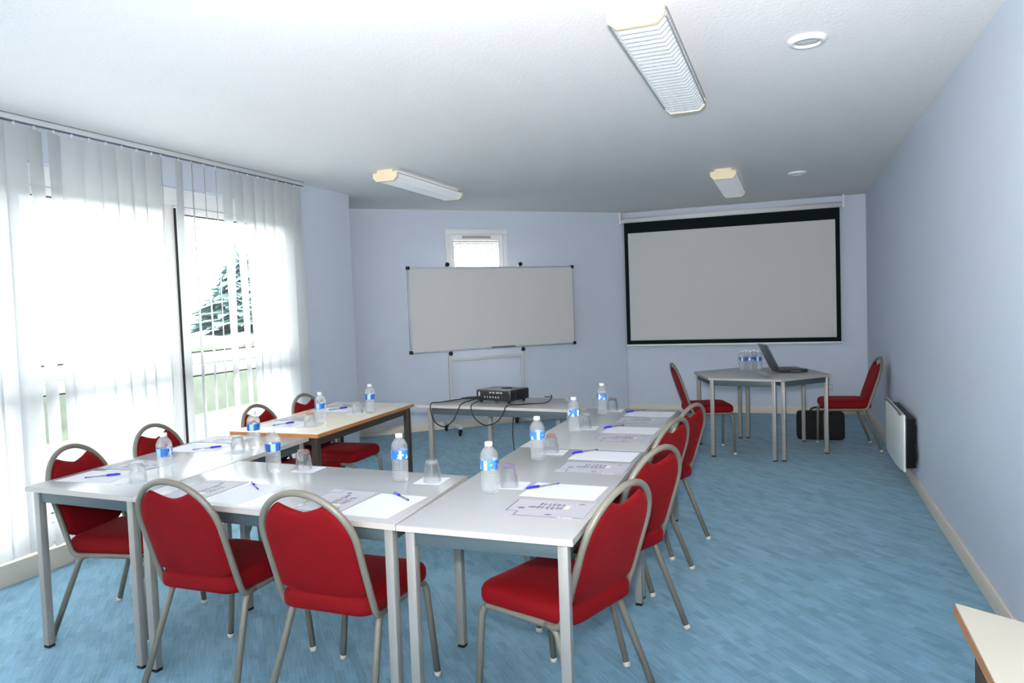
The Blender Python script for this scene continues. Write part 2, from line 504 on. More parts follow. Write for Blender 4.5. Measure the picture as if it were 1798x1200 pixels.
MB().box(SX0 + .06, SX1 - .06, .022, .05, SZ1 - .10, SZ1 - .075).build('head_rail', M['white'], vb2, .003)
z = SZ1 - .115
while z > SZ0 + .07:
    s = MB()
    s.rings([[(SX0 + .064, .022, z - .0092), (SX0 + .064, .036, z + .001), (SX0 + .064, .046, z + .0092)],
             [(SX1 - .064, .022, z - .0092), (SX1 - .064, .036, z + .001), (SX1 - .064, .046, z + .0092)]], cap=False, closed=False)
    s.build('slat', M['venetian'], vb2, recalc=False)
    z -= .021
MB().tube([(SX0 + .145, .018, SZ1 - .09), (SX0 + .146, .017, 1.5)], .0025, 6).build('cord', M['shade_trim'], vb2)
MB().tube([(SX1 - .085, .018, SZ1 - .09), (SX1 - .085, .017, 1.35)], .0018, 6).build('cord', M['white'], vb2)

# ------------------------------------------------------------------ tables
def inset_corners(c, d):
    out = []
    n = len(c)
    for i in range(n):
        p = Vector(c[i]); a = (Vector(c[i - 1]) - p).normalized(); b = (Vector(c[(i + 1) % n]) - p).normalized()
        sn = abs(a.x * b.y - a.y * b.x)
        out.append(p + (a + b) * (d / max(sn, .3)))
    return out

def make_table(name, label, corners, zt=.74, th=.022, top='table_top', edge='edge_grey', leg='leg_grey', apron='apron',
               ins=.022, lw=.034, ah=.052, leg_over=None, group=None, pad='black', bev=.003, rot=None):
    n = len(corners)
    cx = sum(p[0] for p in corners) / n; cy = sum(p[1] for p in corners) / n
    root = thing(name, label, 'table', (cx, cy, 0), 0, group)
    c = [(p[0] - cx, p[1] - cy) for p in corners]
    MB().prism(c, zt - th, zt).build('tabletop', M[top], root, bev)
    ein = inset_corners(c, -.0012)
    e = MB()
    e.rings([[(p.x, p.y, zt - th + .001) for p in ein], [(p.x, p.y, zt - .0025) for p in ein]], cap=False, smooth=False)
    e.build('edge_band', M[edge], root)
    lp = inset_corners(c, ins + lw / 2)
    if leg_over:
        for i, p in leg_over.items(): lp[i] = Vector((p[0] - cx, p[1] - cy))
    for i, p in enumerate(lp):
        q = Vector(c[(i + 1) % n]) - Vector(c[i])
        a = math.atan2(q.y, q.x) if rot is None else rot
        if n == 4 and rot is None:
            q = Vector(c[1]) - Vector(c[0]); a = math.atan2(q.y, q.x)
        T = Matrix.Translation((p.x, p.y, 0)) @ Matrix.Rotation(a, 4, 'Z')
        h = lw / 2
        lo = MB().box(-h, h, -h, h, .012, zt - th, T).build('leg', M[leg], root, .003)
        MB().box(-h * .92, h * .92, -h * .92, h * .92, 0, .012, T).build('foot_pad', M[pad], lo)
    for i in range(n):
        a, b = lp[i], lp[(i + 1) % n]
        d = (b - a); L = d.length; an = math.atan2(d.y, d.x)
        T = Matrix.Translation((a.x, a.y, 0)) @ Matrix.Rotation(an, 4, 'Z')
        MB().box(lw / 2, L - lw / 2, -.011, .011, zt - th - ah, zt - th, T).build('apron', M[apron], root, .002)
    return root

make_table('conference_table', 'grey conference table on the left nearest the window, beside the nearest blind slats',
           [(-3.195, 2.214), (-2.534, 2.191), (-2.655, 3.525), (-3.30, 3.53)])
make_table('conference_table', 'grey conference table across the front, joining the left and right rows',
           [(-2.529, 2.190), (-1.262, 2.120), (-1.318, 2.832), (-2.593, 2.888)])
make_table('conference_table', 'grey conference table nearest the camera in the right-hand row of chairs',
           [(-1.257, 2.119), (-.638, 2.114), (-.672, 3.476), (-1.317, 3.483)])
make_table('conference_table', 'grey conference table at the far end of the right-hand row',
           [(-1.319, 3.487), (-.674, 3.480), (-.705, 4.885), (-1.335, 4.885)])
make_table('wood_edged_table', 'cream table with wood edging and dark brown legs by the window pier',
           [(-3.255, 3.550), (-2.605, 3.548), (-2.688, 4.868), (-3.38, 4.872)], zt=.757, th=.026, top='cream_top', edge='wood',
           leg='brown_leg', apron='brown_leg', lw=.04, ah=.05, bev=.004)
make_table('trapezoid_table', 'grey trapezoid table carrying the black projector in front of the whiteboard',
           [(-2.69, 4.912), (-1.375, 4.80), (-1.656, 5.375), (-2.304, 5.433)], ins=.03, rot=radians(-5),
           leg_over={0: (-2.585, 4.94)})
R = .645; HC = (-.30, 7.40)
hv = [(HC[0] + R * cos(radians(a)), HC[1] + R * sin(radians(a))) for a in (-131.6, -71.6, -11.6, 48.4, 108.4, 168.4)]
e = .0015
make_table('trapezoid_table', 'left trapezoid half of the hexagonal grey table carrying the small water bottles',
           [hv[4], hv[5], hv[0], (hv[1][0] - e, hv[1][1] - e / 3)], rot=radians(-12))
make_table('trapezoid_table', 'right trapezoid half of the hexagonal grey table carrying the laptop',
           [(hv[1][0] + e, hv[1][1] + e / 3), hv[2], hv[3], (hv[4][0] + 2 * e, hv[4][1])], rot=radians(-12))
def rounded(c, r, n=5):
    out = []
    m = len(c)
    for i in range(m):
        p = Vector(c[i]); a = (Vector(c[i - 1]) - p).normalized() * r; b = (Vector(c[(i + 1) % m]) - p).normalized() * r
        for k in range(n + 1):
            t = k / n
            q = (p + a) * (1 - t) ** 2 + p * 2 * t * (1 - t) + (p + b) * t * t
            out.append((q.x, q.y))
    return out
make_table('wood_edged_table', 'cream wood-edged table corner against the right wall nearest the camera',
           [(.322, .60), (.80, .93), (.80, 1.575), (.334, 1.866)], zt=.755, th=.028, top='cream_top', edge='wood', leg='brown_leg',
           apron='brown_leg', lw=.04, ah=.05, bev=.004, ins=.03)

# ------------------------------------------------------------------ chairs
def rr(hx, y0, y1, r, n=6, front=None):
    """rounded seat outline; front = half width at the front edge"""
    f = front or hx
    c = [(-hx, y0), (hx, y0), (f, y1), (-f, y1)]
    return rounded(c, r, n)

def make_chair(label):
    t = thing('banquet_chair', label, 'chair')
    # seat: domed cushion
    prof = [(.398, .012), (.404, .003), (.418, 0), (.440, 0), (.456, .008), (.467, .025), (.474, .06), (.477, .11)]
    base = rr(.195, -.185, .245, .07, 6, .212)
    cxy = Vector((0, .03))
    rs = []
    for z, d in prof:
        ring = []
        for p in base:
            v = Vector(p) - cxy
            L = v.length
            q = cxy + v * max((L - d) / L, .05)
            ring.append((q.x, q.y, z))
        rs.append(ring)
    s = MB().rings(rs)
    s.build('seat', M['velvet'], t)
    # backrest pad in the leaning plane of the hoop
    d = Vector((0, -.316, .949)); nb = Vector((0, .949, .316)); o = Vector((0, -.165, .47))
    W = .181; S0 = .212
    def top(x):
        x = abs(x)
        arc = lambda q: S0 + sqrt(max(W * W - q * q, 0))
        if x > .098: return arc(x)
        k = x / .098
        return arc(.098) - .034 * (1 - k * k) + .004 * sin(k * pi)
    def bot(x):
        return -.026 + .040 * (abs(x) / W) ** 2.6
    NU, NV = 28, 14
    pad = MB(); V = {}
    for side in (1, -1):
        for i in range(NU + 1):
            u = -cos(pi * i / NU)
            x = u * W
            st, sb = top(x), bot(x)
            for j in range(NV + 1):
                v = j / NV
                v = .5 - .5 * cos(pi * v)
                e = (1 - abs(u) ** 7) * (1 - abs(2 * v - 1) ** 7)
                th = (.019 if side > 0 else .012) * sqrt(max(e, 0)) + .003
                if (i in (0, NU) or j in (0, NV)): th = .003
                p = o + Vector((x, 0, 0)) + d * (sb + (st - sb) * v) + nb * (th * side)
                V[side, i, j] = pad.bm.verts.new(p)
    for side in (1, -1):
        for i in range(NU):
            for j in range(NV):
                pad.face([V[side, i, j], V[side, i + 1, j], V[side, i + 1, j + 1], V[side, i, j + 1]], True)
    for i in range(NU):
        for j in (0, NV):
            pad.face([V[1, i, j], V[1, i + 1, j], V[-1, i + 1, j], V[-1, i, j]], True)
    for j in range(NV):
        for i in (0, NU):
            pad.face([V[1, i, j], V[1, i, j + 1], V[-1, i, j + 1], V[-1, i, j]], True)
    pad.build('backrest', M['velvet'], t)
    # hoop
    H = .196
    pts = []
    def at(x, s): return o + Vector((x, 0, 0)) + d * s
    low = [Vector((H - .012, -.045, .386)), Vector((H, -.135, .386)), at(H, .02), at(H, S0)]
    low = fillet(low[:3] + [at(H, .1)], .05, 5)
    pts = low[:]
    for k in range(0, 25):
        a = pi * k / 24
        pts.append(at(H * cos(a), S0 + H * sin(a)))
    pts += [Vector((-p.x, p.y, p.z)) for p in reversed(low)]
    MB().tube(pts, .0125, 12).build('back_frame', M['taupe'], t)
    # legs, rails and glides
    for sx in (1, -1):
        A = Vector((sx * .226, .235, 0)); Bc = Vector((sx * .186, .232, .386)); Cc = Vector((sx * .186, -.105, .386)); D = Vector((sx * .226, -.25, 0))
        path = fillet([A, Bc, Cc, D], .055, 8)
        # split into leg / rail / leg
        f = [p for p in path[:7]]; r_ = path[6:13]; l = path[12:]
        fl = MB().tube(f, .0130, 12).build('leg', M['taupe'], t)
        rl = MB().tube(l, .0130, 12).build('leg', M['taupe'], t)
        MB().tube(r_, .0130, 12).build('seat_rail', M['taupe'], t)
        for foot, lo, nx in ((A, fl, Bc), (D, rl, Cc)):
            dr = (nx - foot).normalized()
            MB().tube([foot - Vector((0, 0, 0)) + Vector((0, 0, .0)), foot + dr * .015, foot + dr * .019], [.0130, .0150, .0135], 12).build('glide', M['glide'], lo)
    MB().tube([(-.186, .15, .388), (.186, .15, .388)], .009, 8).build('cross_bar', M['taupe'], t)
    MB().tube([(-.186, -.06, .388), (.186, -.06, .388)], .009, 8).build('cross_bar', M['taupe'], t)
    return t

def fa(deg):            # facing angle (0 = +x, 90 = +y) to rotation
    return radians(deg - 90)
CH = [(-2.19, 2.335, 90, 'red velvet chair at the left of the front table, its back to camera'),
      (-1.572, 2.305, 89, 'red velvet chair at the right of the front table, its back to camera'),
      (-3.02, 2.58, 12, 'red velvet chair nearest the camera on the window side'),
      (-3.14, 3.165, 8, 'second red velvet chair on the window side, behind the left grey table'),
      (-3.10, 3.96, 4, 'nearer red velvet chair tucked at the wood-edged table by the window'),
      (-3.15, 4.54, 3, 'farther red velvet chair at the wood-edged table beside the pier'),
      (-.79, 2.485, 160, 'nearest red velvet chair of the right-hand row, at the table corner'),
      (-.775, 3.13, 156, 'second red velvet chair from camera in the right-hand row'),
      (-.83, 3.84, 162, 'third red velvet chair from camera in the right-hand row'),
      (-.805, 4.385, 160, 'farthest red velvet chair of the right-hand row'),
      (-.81, 7.21, 19, 'red velvet chair at the left side of the hexagonal table'),
      (.485, 7.64, 187, 'red velvet chair beside the right wall, facing the laptop')]
ch0 = None
for (x, y, a, lb) in CH:
    if ch0 is None:
        ch0 = make_chair(lb); ch0.location = (x, y, 0); ch0.rotation_euler = (0, 0, fa(a)); ch0['group'] = 'red banquet chairs'
    else:
        dup(ch0, (x, y, 0), fa(a), lb)

# ------------------------------------------------------------------ place settings
def make_bottle(label):
    t = thing('water_bottle', label, 'bottle')
    B_ = 1.09
    pr = [(.0, .004), (.018, .003), (.026, 0), (.0305, .006), (.0315, .016), (.0295, .024)]
    z = .028
    while z < .090:
        pr += [(.0314, z), (.0314, z + .005), (.0284, z + .0078)]
        z += .0105
    pr += [(.0316, .094), (.0316, .134), (.0322, .142), (.0316, .150), (.0275, .163), (.0205, .174), (.0145, .181), (.0125, .186), (.0125, .199)]
    pr = [(q_ * B_, z_) for q_, z_ in pr]
    MB().lathe(pr, 24).build('body', M['bottle'], t)
    wp = [(.0, .006), (.025, .005), (.0285, .012), (.0285, .09), (.0295, .14), (.0285, .150), (.0, .151)]
    wp = [(q_ * B_, z_) for q_, z_ in wp]
    MB().lathe(wp, 20).build('water', M['water'], t)
    MB().lathe([(.0352, .097), (.0354, .100), (.0354, .129), (.0352, .132)], 32, cap=False).build('paper_label', M['label'], t)
    c = MB().lathe([(.0, .185), (.0150, .185), (.0156, .188), (.0156, .199), (.0142, .2015), (.0, .202)], 20)
    c.build('cap', M['cap'], t)
    return t

def make_glass(label, base):
    t = thing('tumbler', label, 'glass')
    # standing upside down: rim at the bottom, thick base on top
    out = [(.0375, 0), (.0370, .02), (.0345, .045), (.0300, .068), (.0262, .082)]
    inn = [(.0245, .076), (.0285, .062), (.0330, .042), (.0355, .02), (.0360, 0)]
    MB().lathe(out + inn, 28, cap=False).build('bowl', M['glass'], t)
    MB().lathe([(.0, .0765), (.0245, .0765), (.0265, .0825), (.0255, .088), (.022, .090), (.0, .089)], 28).build('base', M[base], t)
    return t

def make_pen(label):
    t = thing('ballpoint_pen', label, 'pen')
    # lies along +x, cap at the origin end
    MB().tube([(.04, 0, .0042), (.140, 0, .0042)], .0038, 6).build('barrel', M['glass'], t)
    MB().tube([(.03, 0, .0042), (.138, 0, .0042)], .0016, 6).build('ink_tube', M['ink_mid'], t)
    cp = MB().tube([(0, 0, .0045), (.004, 0, .0047), (.05, 0, .0047), (.058, 0, .0045)], [.003, .0045, .005, .0048], 10)
    cp.box(.008, .055, -.0016, .0016, .009, .0108)
    cp.build('pen_cap', M['pen_blue'], t)
    MB().tube([(.140, 0, .0042), (.147, 0, .0042)], [.0039, .0030], 8).build('end_plug', M['pen_blue'], t)
    return t

def make_sheet(label, w=.297, h=.21):
    o = MB().box(-w / 2, w / 2, -h / 2, h / 2, 0, .0006).build('paper_sheet', M['paper'])
    return tag(o, label, 'paper', 'blank paper sheets')

def make_flyer(label, w=.297, h=.21):
    m = MB(); m.box(-w / 2, w / 2, -h / 2, h / 2, 0, .0006)
    def strip(x0, y0, x1, y1, t, mi, z=.0009):
        m.mi = mi
        a = Vector((x0, y0)); b = Vector((x1, y1)); d = (b - a).normalized(); nn = Vector((-d.y, d.x)) * t / 2
        m.face([m.bm.verts.new((p.x, p.y, z)) for p in (a - nn, b - nn, b + nn, a + nn)])
        m.mi = 0
    def rect(x, y, ww, hh, mi, z=.0009): strip(x - ww / 2, y, x + ww / 2, y, hh, mi, z)
    def oval(x, y, rx, ry, mi):
        m.mi = mi
        m.face([m.bm.verts.new((x + rx * cos(k * pi / 6), y + ry * sin(k * pi / 6), .0009)) for k in range(12)])
        m.mi = 0
    L, Rr, T, B = -w / 2 + .004, w / 2 - .004, h / 2 - .004, -h / 2 + .004
    # outline of the plan: stepped at two corners
    pl = [(L, T), (L, B + .055), (L + .045, B + .055), (L + .045, B + .004), (Rr - .07, B + .004), (Rr - .07, B + .012), (Rr, B + .012)]
    for a, b_ in zip(pl, pl[1:]): strip(a[0], a[1], b_[0], b_[1], .005, 2)
    # title block in the middle: short dark strokes in two rows, not readable in the photo
    rnd = random.Random(3)
    for row, (yy, hh) in enumerate(((.052, .030), (.012, .032))):
        x = -.042
        while x < .045:
            ww = rnd.uniform(.009, .016)
            rect(x, yy, .0038, hh, 1); rect(x + ww * .35, yy + hh * rnd.choice((-.4, 0, .4)), ww * .7, .0045, 1)
            if rnd.random() < .6: strip(x, yy - hh * .45, x + ww * .6, yy + hh * .45, .0035, 1)
            x += ww + .004
    rect(.062, .030, .02, .05, 4)
    for (x, y, rx, ry, mi) in ((-.10, -.005, .014, .011, 2), (-.062, .012, .018, .009, 2), (.02, -.07, .014, .008, 2),
                               (.085, -.075, .016, .008, 3), (.12, -.03, .012, .008, 3), (.105, .075, .014, .006, 2), (-.02, -.055, .006, .006, 3)):
        oval(x, y, rx, ry, mi)
    for (a, b_) in (((-.085, -.03), (-.085, -.08)), ((-.04, -.01), (-.04, -.085)), ((.005, -.03), (.005, -.09)), ((.05, -.03), (.05, -.09)),
                    ((-.085, -.03), (.09, -.03)), ((.095, .0), (.095, -.06)), ((.09, .03), (.135, .03))):
        strip(a[0], a[1], b_[0], b_[1], .0014, 3)
    rect(.085, -.094, .05, .012, 5)
    o = m.build('flyer', [M['flyer'], M['ink'], M['ink_mid'], mat_line, M['ink_yellow'], M['paper']], recalc=False)
    return tag(o, label, 'flyer', 'printed plan flyers')
mat_line = mat('light_grey_line', srgb(172, 173, 184), .6)

def make_coaster(label):
    o = MB().box(-.06, .06, -.06, .06, 0, .0012).build('paper_coaster', M['paper'])
    return tag(o, label, 'coaster', 'white square coasters')

T0, TB = .7402, .7572
# name, where-phrase, z, flyer (x,y,rot), sheet (x,y,rot), pen (x,y,dir), bottle (x,y,rot), glass (x,y,base), coaster (x,y,rot)
S = [
 ('at nearest place of the right-hand table row', T0, (-.815, 2.42, 1), (-.832, 2.672, 179), (-.985, 2.662, 46), (-1.106, 2.584, 10),
  (-1.068, 2.690, 'g_purple', 'purple'), (-1.062, 2.715, 4)),
 ('at second place from camera on right-hand row', T0, (-.825, 3.08, 1), (-.838, 3.345, 179), (-.998, 3.352, 48), (-1.128, 3.223, 40),
  (-1.108, 3.368, 'g_red', 'red'), (-1.098, 3.385, 3)),
 ('at third place from camera on right-hand row', T0, (-.845, 3.785, 1), (-.858, 4.055, 179), (-1.022, 4.08, 50), (-1.153, 3.932, 70),
  (-1.128, 4.072, 'g_clear', 'clear'), (-1.12, 4.088, 3)),
 ('at farthest place of the right-hand table row', T0, (-.860, 4.40, 1), (-.862, 4.665, 179), (-1.02, 4.70, 50), (-1.166, 4.640, 100),
  (-1.130, 4.775, 'g_orange', 'orange'), (-1.122, 4.795, 3)),
 ('at right place of the front table', T0, (-1.650, 2.345, 271), (-1.428, 2.325, 269), (-1.478, 2.485, -38), (-1.564, 2.691, 150),
  (-1.418, 2.700, 'g_clear', 'clear'), (-1.428, 2.715, 5)),
 ('at left place of the front table', T0, (-2.315, 2.365, 271), (-2.095, 2.350, 269), (-2.188, 2.500, -40), (-2.249, 2.720, 250),
  (-2.130, 2.785, 'g_red', 'red'), (-2.105, 2.785, 4)),
 ('at nearest window-side place, left grey table', T0, (-3.055, 2.690, 183), (-3.02, 2.440, 4), (-2.944, 2.492, 222), (-2.696, 2.520, 210),
  (-2.725, 2.395, 'g_clear', 'clear'), (-2.74, 2.400, 8)),
 ('at second window-side place, left grey table', T0, (-3.135, 3.375, 183), (-3.09, 3.118, 4), (-2.966, 3.165, 228), (-2.769, 3.201, 230),
  (-2.758, 3.060, 'g_teal', 'teal'), (-2.775, 3.065, 6)),
 ('at nearer place of the wood-edged window table', TB, (-3.105, 4.055, 183), (-3.075, 3.815, 4), (-3.035, 3.89, 246), (-2.832, 3.900, 215),
  (-2.825, 3.775, 'g_red', 'red'), (-2.835, 3.775, 6)),
 ('at farther place of the wood-edged window table', TB, (-3.150, 4.710, 183), (-3.125, 4.480, 4), (-3.078, 4.565, 240), (-2.755, 4.370, 225),
  (-2.836, 4.330, 'g_pink', 'pink'), (-2.845, 4.33, 6)),
]
proto = {}
def inst(kind, make, label, loc, rz, group):
    if kind not in proto:
        o = make(label); o.location = loc; o.rotation_euler = (0, 0, rz); o['group'] = group
        proto[kind] = o
        return o
    return dup(proto[kind], loc, rz, label, group)
for (wh, z, f, s, p, b_, g, c) in S:
    zz = z
    inst('sheet', make_sheet, 'blank white paper sheet ' + wh, (s[0], s[1], zz), radians(s[2]), 'blank paper sheets')
    inst('flyer', make_flyer, 'grey printed plan flyer ' + wh, (f[0], f[1], zz + .0008), radians(f[2]), 'printed plan flyers')
    inst('pen', make_pen, 'blue-capped clear ballpoint pen ' + wh, (p[0], p[1], zz + .0012), radians(p[2]), 'ballpoint pens on the tables')
    inst('coaster', make_coaster, 'white square coaster ' + wh, (c[0], c[1], zz), radians(c[2]), 'white square coasters')
    inst('bottle', make_bottle, 'blue-labelled water bottle ' + wh, (b_[0], b_[1], zz), radians(b_[2]), 'water bottles at the places')
    inst('glass_' + g[2], lambda l, q=g[2]: make_glass(l, q), 'upturned tumbler with %s base %s' % (g[3], wh), (g[0], g[1], zz + .0013), 0,
         'upturned tumblers')
# bottles on the hexagonal table
for (x, y, a, lb) in ((-.472, 7.66, 20, 'front left water bottle of the cluster beside the laptop'),
                      (-.395, 7.665, 110, 'front middle water bottle of the cluster beside the laptop'),
                      (-.318, 7.67, 200, 'front right water bottle of the cluster beside the laptop'),
                      (-.4335, 7.738, 300, 'rear left water bottle of the cluster beside the laptop'),
                      (-.3565, 7.742, 70, 'rear right water bottle of the cluster beside the laptop')):
    dup(proto['bottle'], (x, y, .7402), radians(a), lb, 'water bottles on the hexagonal table')

# ------------------------------------------------------------------ laptop
lt = thing('laptop', 'open grey laptop on the right half of the hexagonal table', 'laptop', (-.105, 7.40, .7402), radians(16))
# local: hinge along +y at x=0, base runs to +x
LB = .255; LW = .36
MB().prism(rounded([(0, 0), (LB, 0), (LB, LW), (0, LW)], .015), .003, .024).build('base', M['laptop_dark'], lt, .003)
MB().box(.03, .15, .02, LW - .02, .0242, .0262).build('keyboard', M['black'], lt)
MB().box(.175, .235, .12, .24, .0242, .0250).build('touchpad', M['laptop'], lt)
led = MB()
for k in range(5): led.box(.10 + k * .018, .108 + k * .018, -.0008, 0, .010, .016)
led.build('port', M['led'], lt)
TL = Matrix.Translation((0, 0, .022)) @ Matrix.Rotation(radians(-25), 4, 'Y')
lid = MB().box(-.010, 0, 0, LW, 0, .272, TL).build('lid', M['laptop'], lt, .003)
MB().box(.0002, .0012, .012, LW - .012, .012, .262, TL).build('display', M['lcd'], lid)

# briefcase under the hexagonal table
bg = thing('laptop_bag', 'black fabric laptop bag on the carpet behind the right chair', 'bag', (.255, 8.03, 0), radians(3))
ol = rounded([(-.225, 0), (.225, 0), (.225, .285), (-.225, .285)], .045, 5)
TT = Matrix.Rotation(radians(90), 4, 'X')
MB().prism(ol, -.075, .075, TT).build('body', M['bag'], bg, .02, 3)
MB().prism(rounded([(-.17, .03), (.17, .03), (.17, .2), (-.17, .2)], .03), .07, .088, TT).build('front_pocket', M['bag'], bg, .006)
MB().tube(catmull([(-.09, 0, .275), (-.075, 0, .312), (0, 0, .325), (.075, 0, .312), (.09, 0, .275)]), .011, 10).build('handle', M['black'], bg)

# ------------------------------------------------------------------ projector and its leads
pj = thing('projector', 'black projector with its sockets facing the camera on the trapezoid table', 'projector', (-2.085, 5.175, .740), radians(-15))
MB().prism(rounded([(-.165, -.12), (.165, -.12), (.165, .13), (-.165, .13)], .018), .018, .098).build('body', M['black2'], pj, .006, 3)
MB().lathe([(.0, .098), (.045, .098), (.040, .1035), (.0, .105)], 24, (.02, .03, 0)).build('focus_dome', M['black'], pj)
pp = MB().box(-.15, .12, -.1225, -.1195, .028, .088).build('socket_panel', M['black'], pj)
pr = MB()
for (x, z, ww, hh) in ((-.03, .075, .02, .009), (.0, .075, .02, .009), (.035, .075, .026, .009), (.068, .075, .024, .009)):
    pr.box(x, x + ww, -.1235, -.1225, z, z + hh)
pr.build('video_port', M['led'], pp)
pa = MB()
for k in range(6): pa.lathe([(.0, 0), (.006, 0), (.006, .002), (.0, .002)], 10, M=Matrix.Translation((-.075 + k * .026, -.1225, .045)) @ Matrix.Rotation(radians(90), 4, 'X'))
pa.build('audio_jack', M['led'], pp)
MB().box(-.135, -.12, -.1235, -.1225, .05, .082).build('power_inlet', M['led'], pp)
vt = MB()
for k in range(9): vt.box(.1645, .1665, -.09 + k * .022, -.078 + k * .022, .035, .085)
vt.build('vent_grille', M['black'], pj)
for x in (-.13, .13):
    for y in (-.095, .1):
        MB().lathe([(.012, .0005), (.012, .02)], 12, (x, y, 0)).build('foot', M['black'], pj)
MB().lathe([(.035, 0), (.033, .012), (.026, .012), (.0, .006)], 20, M=Matrix.Translation((-.07, .13, .06)) @ Matrix.Rotation(radians(-90), 4, 'X')).build('lens', M['lcd'], pj)

def cable(name, label, pts, r=.0045, n=8, extra=None):
    o = MB().tube(catmull(pts, n), r, 8)
    if extra: extra(o)
    return tag(o.build(name, M['black']), label, 'cable', 'projector leads')
Z = .7455
cable('power_cable', 'black lead looping from projector to the plug lying left of it',
      [(-2.245, 5.085, .775), (-2.265, 4.99, .770), (-2.29, 4.868, .756), (-2.315, 4.845, .70), (-2.35, 4.835, .635), (-2.42, 4.828, .592), (-2.50, 4.845, .62), (-2.545, 4.868, .69),
       (-2.55, 4.888, .755), (-2.54, 5.02, .7465), (-2.49, 5.16, .7455), (-2.44, 5.24, .7465)],
      extra=lambda o: o.tube([(-2.455, 5.215, .7505), (-2.40, 5.25, .752), (-2.29, 5.30, .752), (-2.285, 5.302, .752)], [.006, .0105, .0115, .006], 10))
cable('power_cable', 'black lead dropping from the projector table down to the carpet',
      [(-2.205, 5.068, .77), (-2.206, 4.98, .762), (-2.205, 4.858, .752), (-2.195, 4.84, .70), (-2.16, 4.825, .655), (-2.08, 4.815, .612), (-1.99, 4.812, .64), (-1.94, 4.818, .70),
       (-1.915, 4.835, .755), (-1.87, 4.95, .7465), (-1.80, 5.03, .7455), (-1.70, 5.06, .748), (-1.665, 5.10, .775), (-1.67, 5.115, .80)],
      extra=lambda o: o.tube([(-1.668, 5.112, .785), (-1.72, 5.105, .787)], .0035, 8))
cable('extension_lead', 'thin black lead hanging behind the projector table edge to the carpet',
      [(-2.02, 5.25, .66), (-2.02, 5.2, .5), (-2.0, 5.18, .3), (-1.985, 5.17, .1), (-1.96, 5.2, .006), (-1.85, 5.35, .006), (-1.70, 5.45, .006)])

# ------------------------------------------------------------------ whiteboard on wheels
WA = (-3.78, 7.62); WT = math.atan2(.737, .676)
wb = thing('whiteboard', 'large white mobile whiteboard on a wheeled stand below the small window', 'whiteboard', (WA[0], WA[1], 0), WT)
s0, s1, z0, z1 = -.405, 1.735, .988, 1.935
MB().box(s0, s1, -.052, -.032, z0, z1).build('panel', M['board'], wb)
fr = MB(); q = .018
fr.box(s0 - q, s1 + q, -.058, -.028, z1 - .004, z1 + q - .004); fr.box(s0 - q, s1 + q, -.058, -.028, z0 - q + .004, z0 + .004)
fr.box(s0 - q, s0, -.058, -.028, z0, z1); fr.box(s1, s1 + q, -.058, -.028, z0, z1)
fr.build('frame', M['alu'], wb, .003)
for x in (s0 - q / 2, s1 + q / 2):
    for zz in (z0 - .005, z1 + .005):
        MB().box(x - .02, x + .02, -.062, -.024, zz - .02, zz + .02).build('corner_cap', M['black'], wb, .006)
MB().box(.52, .95, -.115, -.058, z0 - .014, z0 - .006).build('pen_tray', M['alu'], wb, .003)
MB().box(.58, .88, -.112, -.07, z0 - .006, z0 + .012).build('board_eraser', M['shade_trim'], wb, .006)
for x in (.072, 1.022):
    po = MB().box(x - .02, x + .02, -.02, .02, .10, z1 + .04).build('post', M['stand'], wb, .004)
    for zz in (z0 - .045, z1 + .045):
        MB().lathe([(.0, 0), (.024, 0), (.026, .015), (.018, .035), (.0, .04)], 16, M=Matrix.Translation((x, -.02, zz)) @ Matrix.Rotation(radians(90), 4, 'X')).build('clamp_knob', M['black'], wb)
    ba = MB().box(x - .022, x + .022, -.26, .22, .085, .125).build('base_bar', M['stand'], wb, .005)
    for yy in (-.235, .195):
        ca = MB()
        ca.lathe([(.012, .045), (.014, .085)], 12, (x, yy, 0))
        ca.box(x - .018, x + .018, yy - .012, yy + .03, .045, .07)
        ca.lathe([(.0, -.011), (.028, -.011), (.033, -.006), (.033, .006), (.028, .011), (.0, .011)], 18,
                 M=Matrix.Translation((x, yy + .018, .033)) @ Matrix.Rotation(radians(90), 4, 'Y'))
        ca.build('caster', M['black'], wb)
MB().box(.09, 1.004, -.012, .012, .85, .885).build('cross_bar', M['stand'], wb, .003)

# ------------------------------------------------------------------ projection screen
YS = 9.62
ps = thing('projection_screen', 'large white pull-down projection screen with black border on the back wall', 'projection screen', (-.75, YS, 0))
def sx(x): return x + .75
MB().box(sx(-2.045), sx(.555), .004, .007, .96, 2.385).build('cloth', M['screen'], ps)
bd = MB()
bd.box(sx(-2.052), sx(.558), 0, .004, 2.375, 2.52); bd.box(sx(-2.052), sx(.558), 0, .004, .905, .956)
bd.box(sx(-2.052), sx(-2.003), 0, .004, .956, 2.375); bd.box(sx(.509), sx(.558), 0, .004, .956, 2.375)
bd.build('border', M['screen_black'], ps)
cs = MB().tube([(sx(-2.10), .015, 2.545), (sx(.602), .015, 2.545)], .035, 16)
cs.build('roller_case', M['white'], ps)
for x in (-2.10, .602):
    MB().box(sx(x) - .012, sx(x) + .012, -.02, .05, 2.50, CZ).build('bracket', M['white'], ps, .003)
MB().box(sx(-2.06), sx(.565), -.008, .016, .880, .905).build('bottom_bar', M['white'], ps, .005)
MB().tube(catmull([(sx(-1.46), 0, .882), (sx(-1.45), 0, .862), (sx(-1.40), 0, .856), (sx(-1.35), 0, .862), (sx(-1.34), 0, .882)]), .006, 8).build('pull_handle', M['white'], ps)

